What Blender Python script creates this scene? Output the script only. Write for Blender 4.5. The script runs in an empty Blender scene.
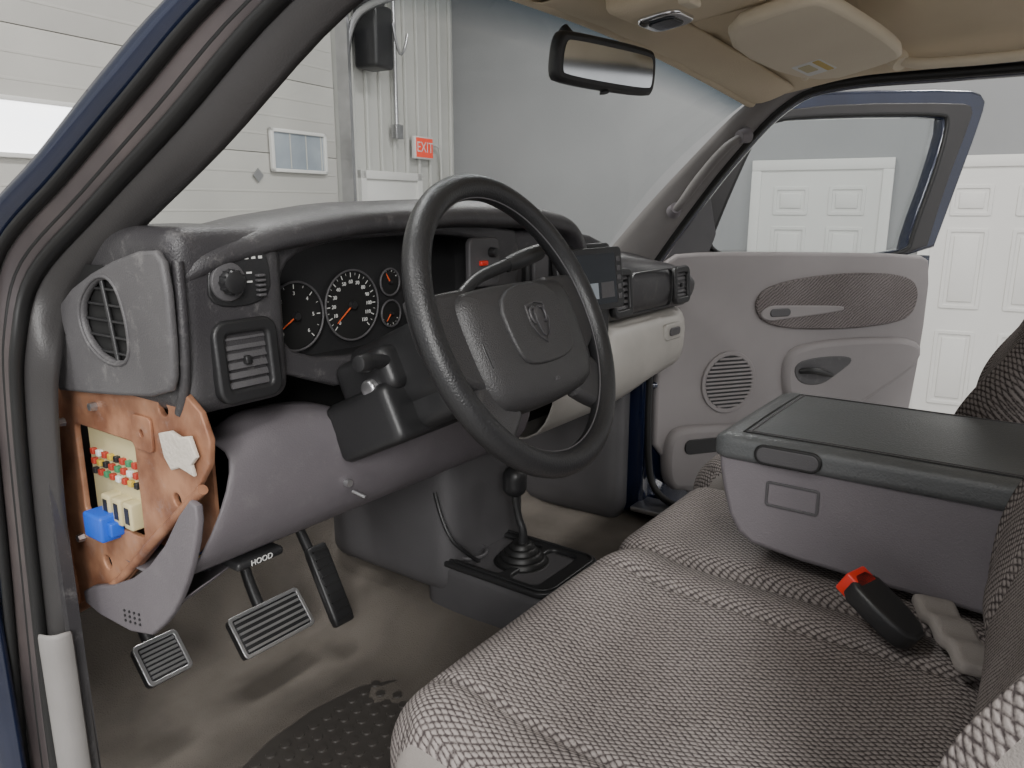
import bpy, bmesh, math, random
from mathutils import Vector, Matrix, Euler
random.seed(4)
rad=math.radians
COL=bpy.context.collection
# ------------------------------------------------------------------ helpers
def empty(name):
    e=bpy.data.objects.new(name,None); COL.objects.link(e); e.empty_display_size=.05; return e
def obj(name,me,mat=None,parent=None,smooth=True):
    o=bpy.data.objects.new(name,me); COL.objects.link(o)
    if mat:
        for m in (mat if isinstance(mat,(list,tuple)) else [mat]): me.materials.append(m)
    for p in me.polygons: p.use_smooth=smooth
    if parent: o.parent=parent
    return o
def split(o,ang=35):
    m=o.modifiers.new('es','EDGE_SPLIT'); m.split_angle=rad(ang); return o
def mesh(name,vs,fs,mat,parent=None,smooth=True,M=None):
    me=bpy.data.meshes.new(name); me.from_pydata([tuple(v) for v in vs],[],fs)
    if M is not None: me.transform(M)
    bm=bmesh.new(); bm.from_mesh(me); bmesh.ops.recalc_face_normals(bm,faces=bm.faces); bm.to_mesh(me); bm.free()
    return obj(name,me,mat,parent,smooth)
def grid(name,rows,mat,parent=None,sub=0,thick=0,smooth=True,off=0):
    n=len(rows[0]); vs=[p for r in rows for p in r]; fs=[]
    for i in range(len(rows)-1):
        for j in range(n-1): fs.append((i*n+j,i*n+j+1,(i+1)*n+j+1,(i+1)*n+j))
    o=mesh(name,vs,fs,mat,parent,smooth)
    if thick:
        m=o.modifiers.new('s','SOLIDIFY'); m.thickness=thick; m.offset=off
    if sub:
        m=o.modifiers.new('ss','SUBSURF'); m.levels=sub; m.render_levels=sub
    return o
def box(name,a,b,mat,parent=None,bev=0.0,M=None,seg=3):
    a=Vector(a);b=Vector(b)
    bm=bmesh.new(); bmesh.ops.create_cube(bm,size=1)
    for v in bm.verts: v.co=Vector(((a[i]+b[i])/2+v.co[i]*abs(b[i]-a[i]) for i in range(3)))
    if bev: bmesh.ops.bevel(bm,geom=list(bm.edges),offset=bev,segments=seg,profile=.5,affect='EDGES')
    me=bpy.data.meshes.new(name); bm.to_mesh(me); bm.free()
    if M is not None: me.transform(M)
    o=obj(name,me,mat,parent,bool(bev))
    if bev: split(o,50)
    return o
def TR(loc,rot=(0,0,0)):
    return Matrix.Translation(loc)@Euler([rad(r) for r in rot]).to_matrix().to_4x4()
def frame(o,x,y,z):
    x=Vector(x).normalized();y=Vector(y).normalized();z=Vector(z).normalized()
    return Matrix(((x.x,y.x,z.x,o[0]),(x.y,y.y,z.y,o[1]),(x.z,y.z,z.z,o[2]),(0,0,0,1)))
def conv(o):
    dg=bpy.context.evaluated_depsgraph_get(); dg.update()
    me=bpy.data.meshes.new_from_object(o.evaluated_get(dg))
    bpy.data.objects.remove(o); return me
def plate(name,outs,holes,thick,mat,parent=None,M=None,bev=0):
    """flat outline (2-D) with holes, thickness centred on local z"""
    cu=bpy.data.curves.new(name,'CURVE'); cu.dimensions='2D'; cu.fill_mode='BOTH'
    cu.extrude=max(thick/2-bev,0); cu.bevel_depth=bev; cu.bevel_resolution=2
    for ring in [outs]+list(holes):
        s=cu.splines.new('POLY'); s.points.add(len(ring)-1); s.use_cyclic_u=True
        for i,p in enumerate(ring): s.points[i].co=(p[0],p[1],0,1)
    o=bpy.data.objects.new(name,cu); COL.objects.link(o)
    me=conv(o); me.materials.clear()
    if M is not None: me.transform(M)
    return split(obj(name,me,mat,parent,True),40)
def rrect(x0,x1,y0,y1,r,n=6):
    P=[]
    for cx,cy,a0 in ((x1-r,y1-r,0),(x0+r,y1-r,90),(x0+r,y0+r,180),(x1-r,y0+r,270)):
        for k in range(n+1):
            a=rad(a0+90*k/n); P.append((cx+r*math.cos(a),cy+r*math.sin(a)))
    return P
def ell(cx,cy,rx,ry,n=32): return [(cx+rx*math.cos(2*math.pi*k/n),cy+ry*math.sin(2*math.pi*k/n)) for k in range(n)]
def smoothpoly(P,it=2):
    for _ in range(it):
        Q=[]
        for i in range(len(P)):
            a=P[i];b=P[(i+1)%len(P)]
            Q.append((a[0]*.75+b[0]*.25,a[1]*.75+b[1]*.25)); Q.append((a[0]*.25+b[0]*.75,a[1]*.25+b[1]*.75))
        P=Q
    return P
def tube(name,pts,r,mat,parent=None,cyc=False,spl=True,res=4,M=None):
    cu=bpy.data.curves.new(name,'CURVE'); cu.dimensions='3D'; cu.bevel_depth=1.0 if isinstance(r,(list,tuple)) else r; cu.bevel_resolution=res; cu.use_fill_caps=True
    s=cu.splines.new('NURBS' if spl else 'POLY'); s.points.add(len(pts)-1); s.use_cyclic_u=cyc
    for i,p in enumerate(pts):
        s.points[i].co=(p[0],p[1],p[2],1)
        if isinstance(r,(list,tuple)): s.points[i].radius=r[i]
    if spl: s.order_u=3; s.use_endpoint_u=not cyc; s.resolution_u=8
    o=bpy.data.objects.new(name,cu); COL.objects.link(o)
    me=conv(o); me.materials.clear()
    if M is not None: me.transform(M)
    return split(obj(name,me,mat,parent,True),60)
def cyl(name,p0,p1,r0,r1,mat,parent=None,n=32,bev=0):
    p0=Vector(p0);p1=Vector(p1);d=p1-p0
    bm=bmesh.new(); bmesh.ops.create_cone(bm,cap_ends=True,segments=n,radius1=r0,radius2=r1,depth=d.length)
    if bev: bmesh.ops.bevel(bm,geom=[e for e in bm.edges if len([f for f in e.link_faces if len(f.verts)>4])==1],offset=bev,segments=2,profile=.5,affect='EDGES')
    me=bpy.data.meshes.new(name); bm.to_mesh(me); bm.free()
    q=Vector((0,0,1)).rotation_difference(d)
    me.transform(Matrix.Translation((p0+p1)/2)@q.to_matrix().to_4x4())
    return split(obj(name,me,mat,parent,True),40)
def cushion(name,c,size,r,mats,parent,n=40,fn=None,M=None,matfn=None):
    bm=bmesh.new(); bmesh.ops.create_cube(bm,size=2); bmesh.ops.subdivide_edges(bm,edges=bm.edges,cuts=n,use_grid_fill=True)
    h=Vector(size)/2
    for v in bm.verts:
        n0=v.co.copy(); p=Vector((n0[i]*h[i] for i in range(3)))
        q=Vector((max(-(h[i]-r),min(h[i]-r,p[i])) for i in range(3))); d=p-q
        if d.length>1e-6: d=d.normalized()*r
        p=q+d
        if fn: p=fn(p,n0)
        v.co=p
    me=bpy.data.meshes.new(name); bm.to_mesh(me); bm.free()
    if not isinstance(mats,(list,tuple)): mats=[mats]
    o=obj(name,me,mats,parent,True)
    if matfn:
        for f in me.polygons: f.material_index=matfn(f.center)
    me.transform(Matrix.Translation(c) if M is None else M)
    return o
def text(name,s,size,mat,M,parent=None,ext=.0004,cx='CENTER'):
    cu=bpy.data.curves.new(name,'FONT'); cu.body=s; cu.size=size; cu.extrude=ext; cu.align_x=cx; cu.align_y='CENTER'
    o=bpy.data.objects.new(name,cu); COL.objects.link(o); me=conv(o); me.materials.clear(); me.transform(M)
    return obj(name,me,mat,parent,False)
def interp(x,T):
    if x<=T[0][0]: return T[0][1]
    for (a,va),(b,vb) in zip(T,T[1:]):
        if x<=b: return va+(vb-va)*(x-a)/(b-a)
    return T[-1][1]
def sst(a,b,x):
    t=max(0,min(1,(x-a)/(b-a))); return t*t*(3-2*t)
# ------------------------------------------------------------------ materials
def mat(name,c,rough=.5,metal=0,c2=None,nsc=8,bump=0,bsc=300,spec=.5,coat=0,emit=0,detail=4,scuff=0,lo=.35,hi=.68):
    m=bpy.data.materials.new(name); m.use_nodes=True; nt=m.node_tree; N=nt.nodes; L=nt.links; b=N['Principled BSDF']
    b.inputs['Roughness'].default_value=rough; b.inputs['Metallic'].default_value=metal
    b.inputs['Specular IOR Level'].default_value=spec; b.inputs['Coat Weight'].default_value=coat
    tc=N.new('ShaderNodeTexCoord')
    if c2 is None: c2=tuple(x*.85 for x in c)
    no=N.new('ShaderNodeTexNoise'); no.inputs['Scale'].default_value=nsc; no.inputs['Detail'].default_value=detail; L.new(tc.outputs['Object'],no.inputs['Vector'])
    cr=N.new('ShaderNodeValToRGB'); cr.color_ramp.elements[0].position=lo; cr.color_ramp.elements[1].position=hi
    cr.color_ramp.elements[0].color=(*c2,1); cr.color_ramp.elements[1].color=(*c,1); L.new(no.outputs['Fac'],cr.inputs['Fac'])
    colout=cr.outputs['Color']
    if scuff:
        n4=N.new('ShaderNodeTexNoise'); n4.inputs['Scale'].default_value=38; n4.inputs['Detail'].default_value=10; n4.inputs['Roughness'].default_value=.8; L.new(tc.outputs['Object'],n4.inputs['Vector'])
        c4=N.new('ShaderNodeValToRGB'); c4.color_ramp.elements[0].position=.54; c4.color_ramp.elements[0].color=(0,0,0,1); c4.color_ramp.elements[1].position=.76; c4.color_ramp.elements[1].color=(scuff,scuff,scuff,1)
        L.new(n4.outputs['Fac'],c4.inputs['Fac'])
        mx=N.new('ShaderNodeMixRGB'); L.new(c4.outputs['Color'],mx.inputs['Fac']); L.new(colout,mx.inputs[1]); mx.inputs[2].default_value=(.30,.29,.28,1); colout=mx.outputs[0]
    L.new(colout,b.inputs['Base Color'])
    if emit:
        L.new(colout,b.inputs['Emission Color']); b.inputs['Emission Strength'].default_value=emit
    if bump:
        n2=N.new('ShaderNodeTexNoise'); n2.inputs['Scale'].default_value=bsc; n2.inputs['Detail'].default_value=3; L.new(tc.outputs['Object'],n2.inputs['Vector'])
        bp=N.new('ShaderNodeBump'); bp.inputs['Strength'].default_value=bump; bp.inputs['Distance'].default_value=.002; L.new(n2.outputs['Fac'],bp.inputs['Height']); L.new(bp.outputs['Normal'],b.inputs['Normal'])
    return m
def weave(name,lo,hi,per=.0105,bmp=.45):
    m=bpy.data.materials.new(name); m.use_nodes=True; nt=m.node_tree; N=nt.nodes; L=nt.links; b=N['Principled BSDF']
    b.inputs['Roughness'].default_value=.95; b.inputs['Specular IOR Level'].default_value=.15
    tc=N.new('ShaderNodeTexCoord'); sx=N.new('ShaderNodeSeparateXYZ')
    wn_=N.new('ShaderNodeTexNoise'); wn_.inputs['Scale'].default_value=14; L.new(tc.outputs['Object'],wn_.inputs['Vector'])
    vs=N.new('ShaderNodeVectorMath'); vs.operation='MULTIPLY_ADD'; L.new(wn_.outputs['Color'],vs.inputs[0]); vs.inputs[1].default_value=(.010,.010,.010); L.new(tc.outputs['Object'],vs.inputs[2])
    L.new(vs.outputs[0],sx.inputs[0])
    def M(op,a,bv):
        n=N.new('ShaderNodeMath'); n.operation=op
        for i,v in enumerate((a,bv)):
            if v is None: continue
            if isinstance(v,(int,float)): n.inputs[i].default_value=v
            else: L.new(v,n.inputs[i])
        return n.outputs[0]
    k=math.pi/per
    yy=M('SUBTRACT',sx.outputs['Y'],sx.outputs['Z'])
    p=M('ADD',sx.outputs['X'],M('MULTIPLY',yy,.62)); q=M('SUBTRACT',sx.outputs['X'],M('MULTIPLY',yy,.62))
    s=M('MULTIPLY',M('SINE',M('MULTIPLY',p,k),None),M('SINE',M('MULTIPLY',q,k),None))
    s=M('ABSOLUTE',s,None)
    no=N.new('ShaderNodeTexNoise'); no.inputs['Scale'].default_value=330; no.inputs['Detail'].default_value=2; L.new(tc.outputs['Object'],no.inputs['Vector'])
    s2=M('ADD',s,M('MULTIPLY',M('SUBTRACT',no.outputs['Fac'],.5),1.1))
    cr=N.new('ShaderNodeValToRGB'); e=cr.color_ramp.elements; e[0].position=.0; e[0].color=(*lo,1); e[1].position=.72; e[1].color=(*hi,1)
    L.new(s2,cr.inputs['Fac'])
    n3=N.new('ShaderNodeTexNoise'); n3.inputs['Scale'].default_value=6; L.new(tc.outputs['Object'],n3.inputs['Vector'])
    mx=N.new('ShaderNodeMixRGB'); mx.blend_type='MULTIPLY'; mx.inputs['Fac'].default_value=.5; L.new(cr.outputs['Color'],mx.inputs[1]); 
    c3=N.new('ShaderNodeValToRGB'); c3.color_ramp.elements[0].position=.3;c3.color_ramp.elements[0].color=(.62,.6,.58,1);c3.color_ramp.elements[1].position=.7; L.new(n3.outputs['Fac'],c3.inputs['Fac']); L.new(c3.outputs['Color'],mx.inputs[2])
    L.new(mx.outputs[0],b.inputs['Base Color'])
    bp=N.new('ShaderNodeBump'); bp.inputs['Strength'].default_value=bmp; bp.inputs['Distance'].default_value=.002; L.new(s2,bp.inputs['Height']); L.new(bp.outputs['Normal'],b.inputs['Normal'])
    return m
def glass(name,tint,gl=.06,rough=.02,band=False):
    m=bpy.data.materials.new(name); m.use_nodes=True; nt=m.node_tree; N=nt.nodes; L=nt.links
    for n in list(N):
        if n.type!='OUTPUT_MATERIAL': N.remove(n)
    out=[n for n in N if n.type=='OUTPUT_MATERIAL'][0]
    t=N.new('ShaderNodeBsdfTransparent'); t.inputs['Color'].default_value=(*tint,1)
    g=N.new('ShaderNodeBsdfGlossy'); g.inputs['Roughness'].default_value=rough
    mx=N.new('ShaderNodeMixShader'); mx.inputs[0].default_value=gl
    L.new(t.outputs[0],mx.inputs[1]); L.new(g.outputs[0],mx.inputs[2]); L.new(mx.outputs[0],out.inputs['Surface'])
    if band:
        at=N.new('ShaderNodeUVMap'); at.uv_map='UVMap'; sp=N.new('ShaderNodeSeparateXYZ'); L.new(at.outputs[0],sp.inputs[0])
        cr=N.new('ShaderNodeValToRGB'); e=cr.color_ramp.elements; e[0].position=.86; e[0].color=(*tint,1); e[1].position=.99; e[1].color=(.05,.12,.18,1)
        L.new(sp.outputs['Y'],cr.inputs['Fac']); L.new(cr.outputs['Color'],t.inputs['Color'])
    return m
black=mat('black_plastic',(.020,.020,.021),.42,bump=.15)
vblack=mat('recess_black',(.006,.006,.006),.8)
char=mat('charcoal_vinyl',(.055,.053,.055),.42,c2=(.036,.034,.037),nsc=7,bump=.35,bsc=500,scuff=.42)
pilm=mat('pillar_trim_charcoal',(.045,.042,.042),.42,c2=(.036,.034,.034),nsc=5,bump=.2,bsc=500)
char2=mat('charcoal_plastic',(.085,.082,.086),.5,bump=.3,bsc=500)
capm=mat('end_cap_plastic',(.092,.089,.092),.5,c2=(.070,.067,.070),bump=.3,bsc=500,scuff=.5)
grey=mat('mauve_grey_plastic',(.19,.173,.185),.48,c2=(.155,.141,.153),nsc=5,bump=.3,bsc=500)
grey2=mat('knee_panel_plastic',(.140,.127,.137),.48,c2=(.110,.100,.109),nsc=5,bump=.3,bsc=500,scuff=.2)
pillg=mat('pillar_trim_grey',(.23,.215,.21),.55,bump=.3,bsc=500)
doorgrey=mat('door_trim_grey',(.295,.273,.273),.55,c2=(.26,.24,.24),nsc=4,bump=.25,bsc=500)
lgrey=mat('light_grey_plastic',(.44,.42,.39),.5,bump=.2,bsc=500)
cowlm=mat('cowl_trim_plastic',(.27,.257,.248),.5,bump=.2,bsc=500)
leather=mat('black_leather',(.020,.020,.021),.40,c2=(.014,.014,.015),bump=.35,bsc=420)
hubm=mat('hub_vinyl',(.038,.037,.038),.42,c2=(.031,.030,.031),bump=.4,bsc=600)
rubber=mat('rubber_seal',(.012,.012,.012),.5)
navy=mat('navy_metallic_paint',(.009,.016,.046),.22,metal=.3,c2=(.005,.010,.033),coat=1)
flange=mat('pillar_flange_paint',(.085,.070,.068),.36,c2=(.055,.046,.047),nsc=10)
copper=mat('rusty_primer_metal',(.42,.215,.125),.5,metal=.2,c2=(.21,.09,.05),nsc=22,bump=.3,bsc=60,scuff=.5)
cream=mat('fuse_panel_cream',(.55,.48,.27),.5)
foam=mat('torn_insulation',(.58,.53,.46),.9,bump=1,bsc=150)
bluep=mat('relay_blue',(.01,.10,.62),.4)
redp=mat('buckle_red',(.75,.035,.02),.4)
orangep=mat('fuse_red',(.45,.05,.03),.4); yellowp=mat('fuse_yellow',(.6,.42,.06),.4); greenp=mat('fuse_green',(.06,.25,.12),.4)
white=mat('white_paint',(.74,.735,.71),.5,c2=(.70,.695,.67),nsc=2); wht=mat('white_mark',(.62,.62,.60),.5,emit=.03)
steel=mat('steel',(.55,.55,.56),.32,metal=.9)
chrome=mat('chrome',(.8,.8,.82),.12,metal=1)
carpet=mat('carpet',(.150,.133,.116),.98,c2=(.088,.078,.069),nsc=6,bump=1,bsc=420,spec=.1,detail=12,lo=.3,hi=.7)
cloth=mat('plain_seat_cloth',(.26,.238,.222),.95,c2=(.21,.192,.18),bump=.5,bsc=700,spec=.1)
fabric=weave('woven_seat_fabric',(.052,.043,.043),(.275,.246,.234),per=.0072)
fabric2=weave('door_insert_fabric',(.10,.088,.088),(.28,.25,.245),per=.0062)
head=mat('beige_headliner',(.74,.64,.48),.95,c2=(.67,.57,.42),nsc=3,bump=.4,bsc=400,spec=.1)
visorm=mat('beige_visor',(.76,.68,.54),.85,c2=(.71,.63,.49),nsc=4,bump=.3,bsc=400)
screen=mat('screen',(.02,.024,.03),.12)
mirrorm=mat('mirror_glass',(.62,.64,.65),.08,metal=1)
ashtop=mat('console_vinyl_top',(.115,.120,.122),.36,c2=(.095,.100,.102),bump=.45,bsc=330)
redneedle=mat('needle_orange',(.75,.12,.03),.5)
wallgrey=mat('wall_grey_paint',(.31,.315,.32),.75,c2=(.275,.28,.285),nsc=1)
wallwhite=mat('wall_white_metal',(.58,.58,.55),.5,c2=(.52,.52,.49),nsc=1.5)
gdoor=mat('garage_door_white',(.54,.53,.495),.5,c2=(.49,.48,.45),nsc=2,bump=.2,bsc=150)
concrete=mat('concrete',(.36,.35,.34),.6,c2=(.28,.27,.26),nsc=3)
skyw=mat('daylight_window',(1,1,1),.5,emit=3.0,c2=(.95,.97,1))
dimw=mat('dim_window',(.38,.42,.46),.3,c2=(.27,.31,.35),nsc=3)
exitred=mat('exit_red',(.85,.08,.04),.4,emit=.35)
matte=mat('floor_mat_rubber',(.050,.045,.041),.30)
ws=glass('windshield_glass',(.92,.94,.94),.05,.03,band=True)
dg_=glass('window_glass',(.86,.88,.88),.05)
# ------------------------------------------------------------------ camera
th=rad(36);p=rad(13);f=769
C=Vector((-1.157,-.536,.875))
F=Vector((math.cos(th)*math.cos(p),math.sin(th)*math.cos(p),-math.sin(p)))
R=Vector((math.sin(th),-math.cos(th),0));U=R.cross(F)
cd=bpy.data.cameras.new('camera');co=bpy.data.objects.new('camera',cd);COL.objects.link(co)
co.matrix_world=Matrix((( R.x,U.x,-F.x,C.x),(R.y,U.y,-F.y,C.y),(R.z,U.z,-F.z,C.z),(0,0,0,1)))
cd.sensor_width=36;cd.lens=36*f/1024;cd.clip_start=.02;bpy.context.scene.camera=co
# ------------------------------------------------------------------ garage
K=Vector((4.98,4.62,0)); GZ=-.87; CH=3.5
MR=frame(K,(-.988,-.156,0),(.156,-.988,0),(0,0,1))
def rb(name,s0,s1,q0,q1,z0,z1,m,parent=None,bev=0): return box(name,(s0,q0,z0),(s1,q1,z1),m,parent,bev,M=MR)
rb('floor',-.2,11,-.2,11,GZ-.1,GZ,concrete)
rb('ceiling',-.2,11,-.2,11,CH,CH+.1,white)
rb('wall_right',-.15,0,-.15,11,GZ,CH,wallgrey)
wf=empty('wall_front')
rb('sheet_a',0,1.75,-.15,-.02,GZ,CH,wallwhite,wf)
rb('header',1.75,9,-.15,-.02,2.75,CH,wallwhite,wf)
rb('sheet_b',7.2,11,-.15,-.02,GZ,CH,wallwhite,wf)
for i in range(9):
    s=.06+i*.19
    rb('rib_%d'%i,s,s+.035,-.02,.012,GZ,CH,wallwhite,wf,bev=.008)
gd=empty('garage_door')
Hs=.53; zz=GZ
while zz<2.7:
    rb('section',1.78,7.2,-.10,-.04,zz+.002,zz+Hs-.002,gdoor,gd,bev=.003)
    for j in (1,2,3):
        rb('groove_rail',1.80,7.18,-.042,-.0375,zz+Hs*j/4-.010,zz+Hs*j/4+.006,gdoor,gd,bev=.002)
    zz+=Hs
rb('backing',1.78,7.2,-.13,-.095,GZ,2.8,gdoor,gd)
for i,(s0,wm) in enumerate(((1.96,dimw),(3.90,skyw),(5.9,skyw))):
    w=empty('window_%d'%(i+1))
    rb('pane',s0,s0+.54,-.030,-.022,1.145,1.40,wm,w)
    for a in ((s0-.03,s0+.57,1.40,1.425),(s0-.03,s0+.57,1.12,1.145),(s0-.03,s0,1.12,1.425),(s0+.54,s0+.57,1.12,1.425)):
        rb('frame',a[0],a[1],-.033,-.005,a[2],a[3],white,w,bev=.004)
    if i==0:
        for j in range(3): rb('outside_siding',s0+.02+j*.17,s0+.03+j*.17,-.0215,-.018,1.15,1.40,wallwhite,w)
for s in (2.66,3.80,4.9):
    for z in (1.03+.22-.16,1.56):
        box('hinge_plate',(-.035,-.004,-.035),(.035,.004,.035),steel,gd,M=MR@TR((s,-.026,z),(0,45,0)))
tr=empty('door_track')
rb('vertical_rail',1.66,1.72,-.015,.05,GZ,2.9,steel,tr)
rb('angle_bracket',1.73,1.76,-.015,.10,GZ,2.9,steel,tr)
tube('horizontal_rail',[MR@Vector(v) for v in ((1.69,.03,2.0),(1.69,.05,2.25),(1.67,.3,2.42),(1.66,1.5,2.46),(1.66,3.2,2.47))],.03,steel,tr)
op=empty('door_opener'); rb('motor_body',1.36,1.60,.03,.26,1.95,2.42,black,op,bev=.03); rb('motor_head',1.40,1.56,.03,.22,2.42,2.62,char2,op,bev=.02)
tube('chain',[MR@Vector(v) for v in ((1.40,.28,2.3),(1.3,.27,1.9),(1.2,.28,2.25))],.012,steel,op)
cp=empty('conduit_pipe'); tube('pipe',[MR@Vector(v) for v in ((1.05,.04,3.3),(1.05,.04,2.2),(1.05,.04,1.55))],.018,steel,cp,spl=False); rb('junction_box',1.0,1.1,.015,.075,1.45,1.57,steel,cp,bev=.005)
ex=empty('exit_sign'); rb('housing',.50,.80,.015,.06,1.30,1.50,white,ex,bev=.01); rb('face',.515,.785,.06,.064,1.315,1.485,exitred,ex)
text('letters','EXIT',.13,white,MR@frame((.65,.067,1.40),(-1,0,0),(0,0,1),(0,1,0)),ex)
tube('cable',[MR@Vector(v) for v in ((.50,.03,1.44),(.40,.03,1.44),(.32,.03,1.40),(.32,.03,1.1))],.012,wallwhite,ex)
d0=empty('door_1'); rb('leaf',.75,1.52,-.01,.03,GZ,1.10,white,d0,bev=.005); rb('frame_top',.68,1.59,-.01,.05,1.10,1.17,white,d0,bev=.005)
rb('frame_side',.68,.75,-.01,.05,GZ,1.17,white,d0); rb('frame_side_b',1.52,1.59,-.01,.05,GZ,1.17,white,d0)
def paneldoor(name,q0,w=.91):
    e=empty(name); top=GZ+2.03
    rb('leaf',.0,.035,q0,q0+w,GZ+.01,top,white,e)
    rb('casing_top',0,.05,q0-.08,q0+w+.08,top,top+.085,white,e,bev=.006)
    for a in (q0-.08,q0+w): rb('casing_side',0,.05,a,a+.08,GZ,top,white,e,bev=.006)
    for c in (0,1):
        a=q0+.11+c*(w/2-.03)
        for (z0,z1) in ((.22,.80),(.98,1.58),(1.68,1.90)):
            P=rrect(a,a+w/2-.19,GZ+z0,GZ+z1,.01,2)
            ring=rrect(a+.02,a+w/2-.21,GZ+z0+.02,GZ+z1-.02,.01,2)
            plate('panel_moulding',P,[ring],.016,white,e,MR@frame((.036,0,0),(0,1,0),(0,0,1),(1,0,0)),bev=.004)
            rb('panel_field',.03,.044,a+.05,a+w/2-.24,GZ+z0+.05,GZ+z1-.05,white,e,bev=.006)
    cyl('knob',MR@Vector((.035,q0+w-.07,GZ+.95)),MR@Vector((.09,q0+w-.07,GZ+.95)),.012,.028,steel,e)
paneldoor('door_2',2.98); paneldoor('door_3',4.27); paneldoor('door_4',5.36)
rb('baseboard_right',0,.02,0,11,GZ,GZ+.1,white)
# ------------------------------------------------------------------ cab shell
cf=empty('truck_floor')
rows=[]
for i in range(41):
    x=-.74+1.48*i/40; r=[]
    for j in range(40):
        y=-1.0+1.92*j/39
        z=.09*(1-sst(.06,.24,abs(x)))+.30*sst(.70,.92,y)+.006*math.sin(17*x+9*y)*math.sin(13*y)
        r.append((x,y,z))
    rows.append(r)
grid('carpet_surface',rows,carpet,cf,thick=.01,off=-1)
box('underbody',(-.76,-1,-.12),(.76,.95,-.02),rubber,cf)
box('firewall',(-.74,.925,.05),(.74,.95,.745),vblack,cf)
box('kick_trim_driver',(-.765,.46,-.02),(-.75,.95,.66),char,cf)
cushion('kick_trim_passenger',(0,0,0),(.09,.52,.60),.035,char2,cf,n=14,M=TR((.70,.68,.30)))
sl=empty('door_sill'); box('outer_rocker',(-.86,-1,-.2),(-.765,.43,-.005),navy,sl,bev=.02); box('scuff_plate',(-.80,-1,-.005),(-.70,.42,.012),lgrey,sl,bev=.005)
sr=empty('door_sill'); box('outer_rocker',(.765,-1,-.2),(.86,.38,.03),navy,sr,bev=.02); box('scuff_plate',(.70,-1,.03),(.80,.40,.045),steel,sr,bev=.004)
ct=empty('cowl_side_trim')
grid('trim',[[(-.797,.475,z),(-.795,.460,z),(-.786,.447,z),(-.765,.449,z)] for z in (-.1,.1,.25,.335,.345)],cowlm,ct,sub=1,thick=.006)
ST=[((-.80,.64,-.3),(-.765,.445,-.3)),((-.80,.62,.10),(-.77,.445,.12)),((-.80,.565,.43),(-.768,.45,.42)),
    ((-.80,.53,.66),(-.768,.43,.62)),((-.80,.50,.76),(-.762,.415,.70)),((-.79,.455,.842),(-.735,.42,.765)),((-.765,.345,.917),(-.712,.31,.845)),
    ((-.742,.24,.99),(-.688,.165,.935)),((-.72,.139,1.056),(-.66,0,1.048)),((-.69,-.03,1.135),(-.64,-.15,1.10)),((-.67,-.3,1.185),(-.63,-.35,1.14)),((-.66,-1,1.19),(-.63,-1,1.14))]
def dense(S,n=5):
    out=[]
    def cr(a,b,c,d,t): return .5*((2*b)+(-a+c)*t+(2*a-5*b+4*c-d)*t*t+(-a+3*b-3*c+d)*t**3)
    for i in range(len(S)-1):
        g=[S[max(0,i-1)],S[i],S[i+1],S[min(len(S)-1,i+2)]]
        for k in range(n):
            t=k/n; out.append(tuple(cr(*[Vector(q[m]) for q in g],t) for m in (0,1)))
    out.append(tuple(Vector(v) for v in S[-1])); return out
SD=dense(ST)
pf=empty('driver_door_frame')
nrm=Vector((-.75,-.55,.1)).normalized()
def band(name,k0,k1,h0,hm,h1,m):
    rows=[]
    for o,i in SD:
        r=[]
        for t in range(7):
            tt=t/6; kk=k0+(k1-k0)*tt
            h=(h0*(1-tt)+h1*tt)+hm*math.sin(math.pi*tt)
            r.append(o.lerp(i,kk)+nrm*h)
        rows.append(r)
    return grid(name,rows,m,pf,thick=.003)
band('outer_paint',-.16,.10,.0,.006,-.004,navy)
band('outer_seal',.09,.20,-.002,.010,-.002,rubber)
band('flange',.19,.50,-.006,.002,-.004,flange)
band('flange_crease',.36,.40,-.005,.003,-.005,rubber)
band('inner_seal',.48,.64,-.004,.012,-.004,rubber)
band('inner_trim',.62,1.0,-.006,.006,-.022,pilm)
grid('hinge_pillar_body',[[(-.81,.56+.35*t,z) for t in (0,.5,1)] for z in (-.3,.1,.4,.7,.80)],navy,pf,thick=.01)
# passenger A pillar
pp=empty('passenger_door_frame')
SP=dense([((.685,.50,.74),(.735,.385,.72)),((.665,.38,.86),(.715,.29,.84)),((.645,.25,.98),(.69,.17,.98)),((.625,.115,1.095),(.665,.04,1.10)),((.61,.0,1.15),(.66,-.08,1.135)),((.60,-.3,1.16),(.66,-.35,1.135)),((.60,-1,1.16),(.66,-1,1.13))])
grid('pillar_trim',[[a.lerp(b,t)+Vector((-.012,-.012,0))*math.sin(math.pi*t) for t in (0,.2,.4,.6,.8,1)] for a,b in SP[:19]],pillg,pp,thick=.004)
tube('opening_seal',[b+Vector((.012,0,-.002)) for a,b in SP],.011,rubber,pp)
tube('opening_paint',[b+Vector((.038,.008,.004)) for a,b in SP],.020,navy,pp)
tube('opening_seal_low',[(.755,.39,.72),(.765,.385,.5),(.765,.385,.2),(.765,.36,.06),(.765,.2,.04),(.765,-.9,.04)],.010,rubber,pp)
box('hinge_pillar',(.75,.39,-.02),(.80,.95,.75),navy,pp,bev=.01)
gh=empty('grab_handle')
tube('bar',[(.655,.285,.865),(.632,.262,.875),(.628,.225,.925),(.618,.17,.985),(.612,.13,1.02),(.635,.115,1.03)],[.008,.010,.0115,.0115,.010,.008],pillg,gh)
cyl('mount_lower',(.662,.29,.862),(.645,.275,.872),.018,.014,grey,gh); cyl('mount_upper',(.645,.11,1.034),(.622,.12,1.028),.018,.014,grey,gh)
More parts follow.
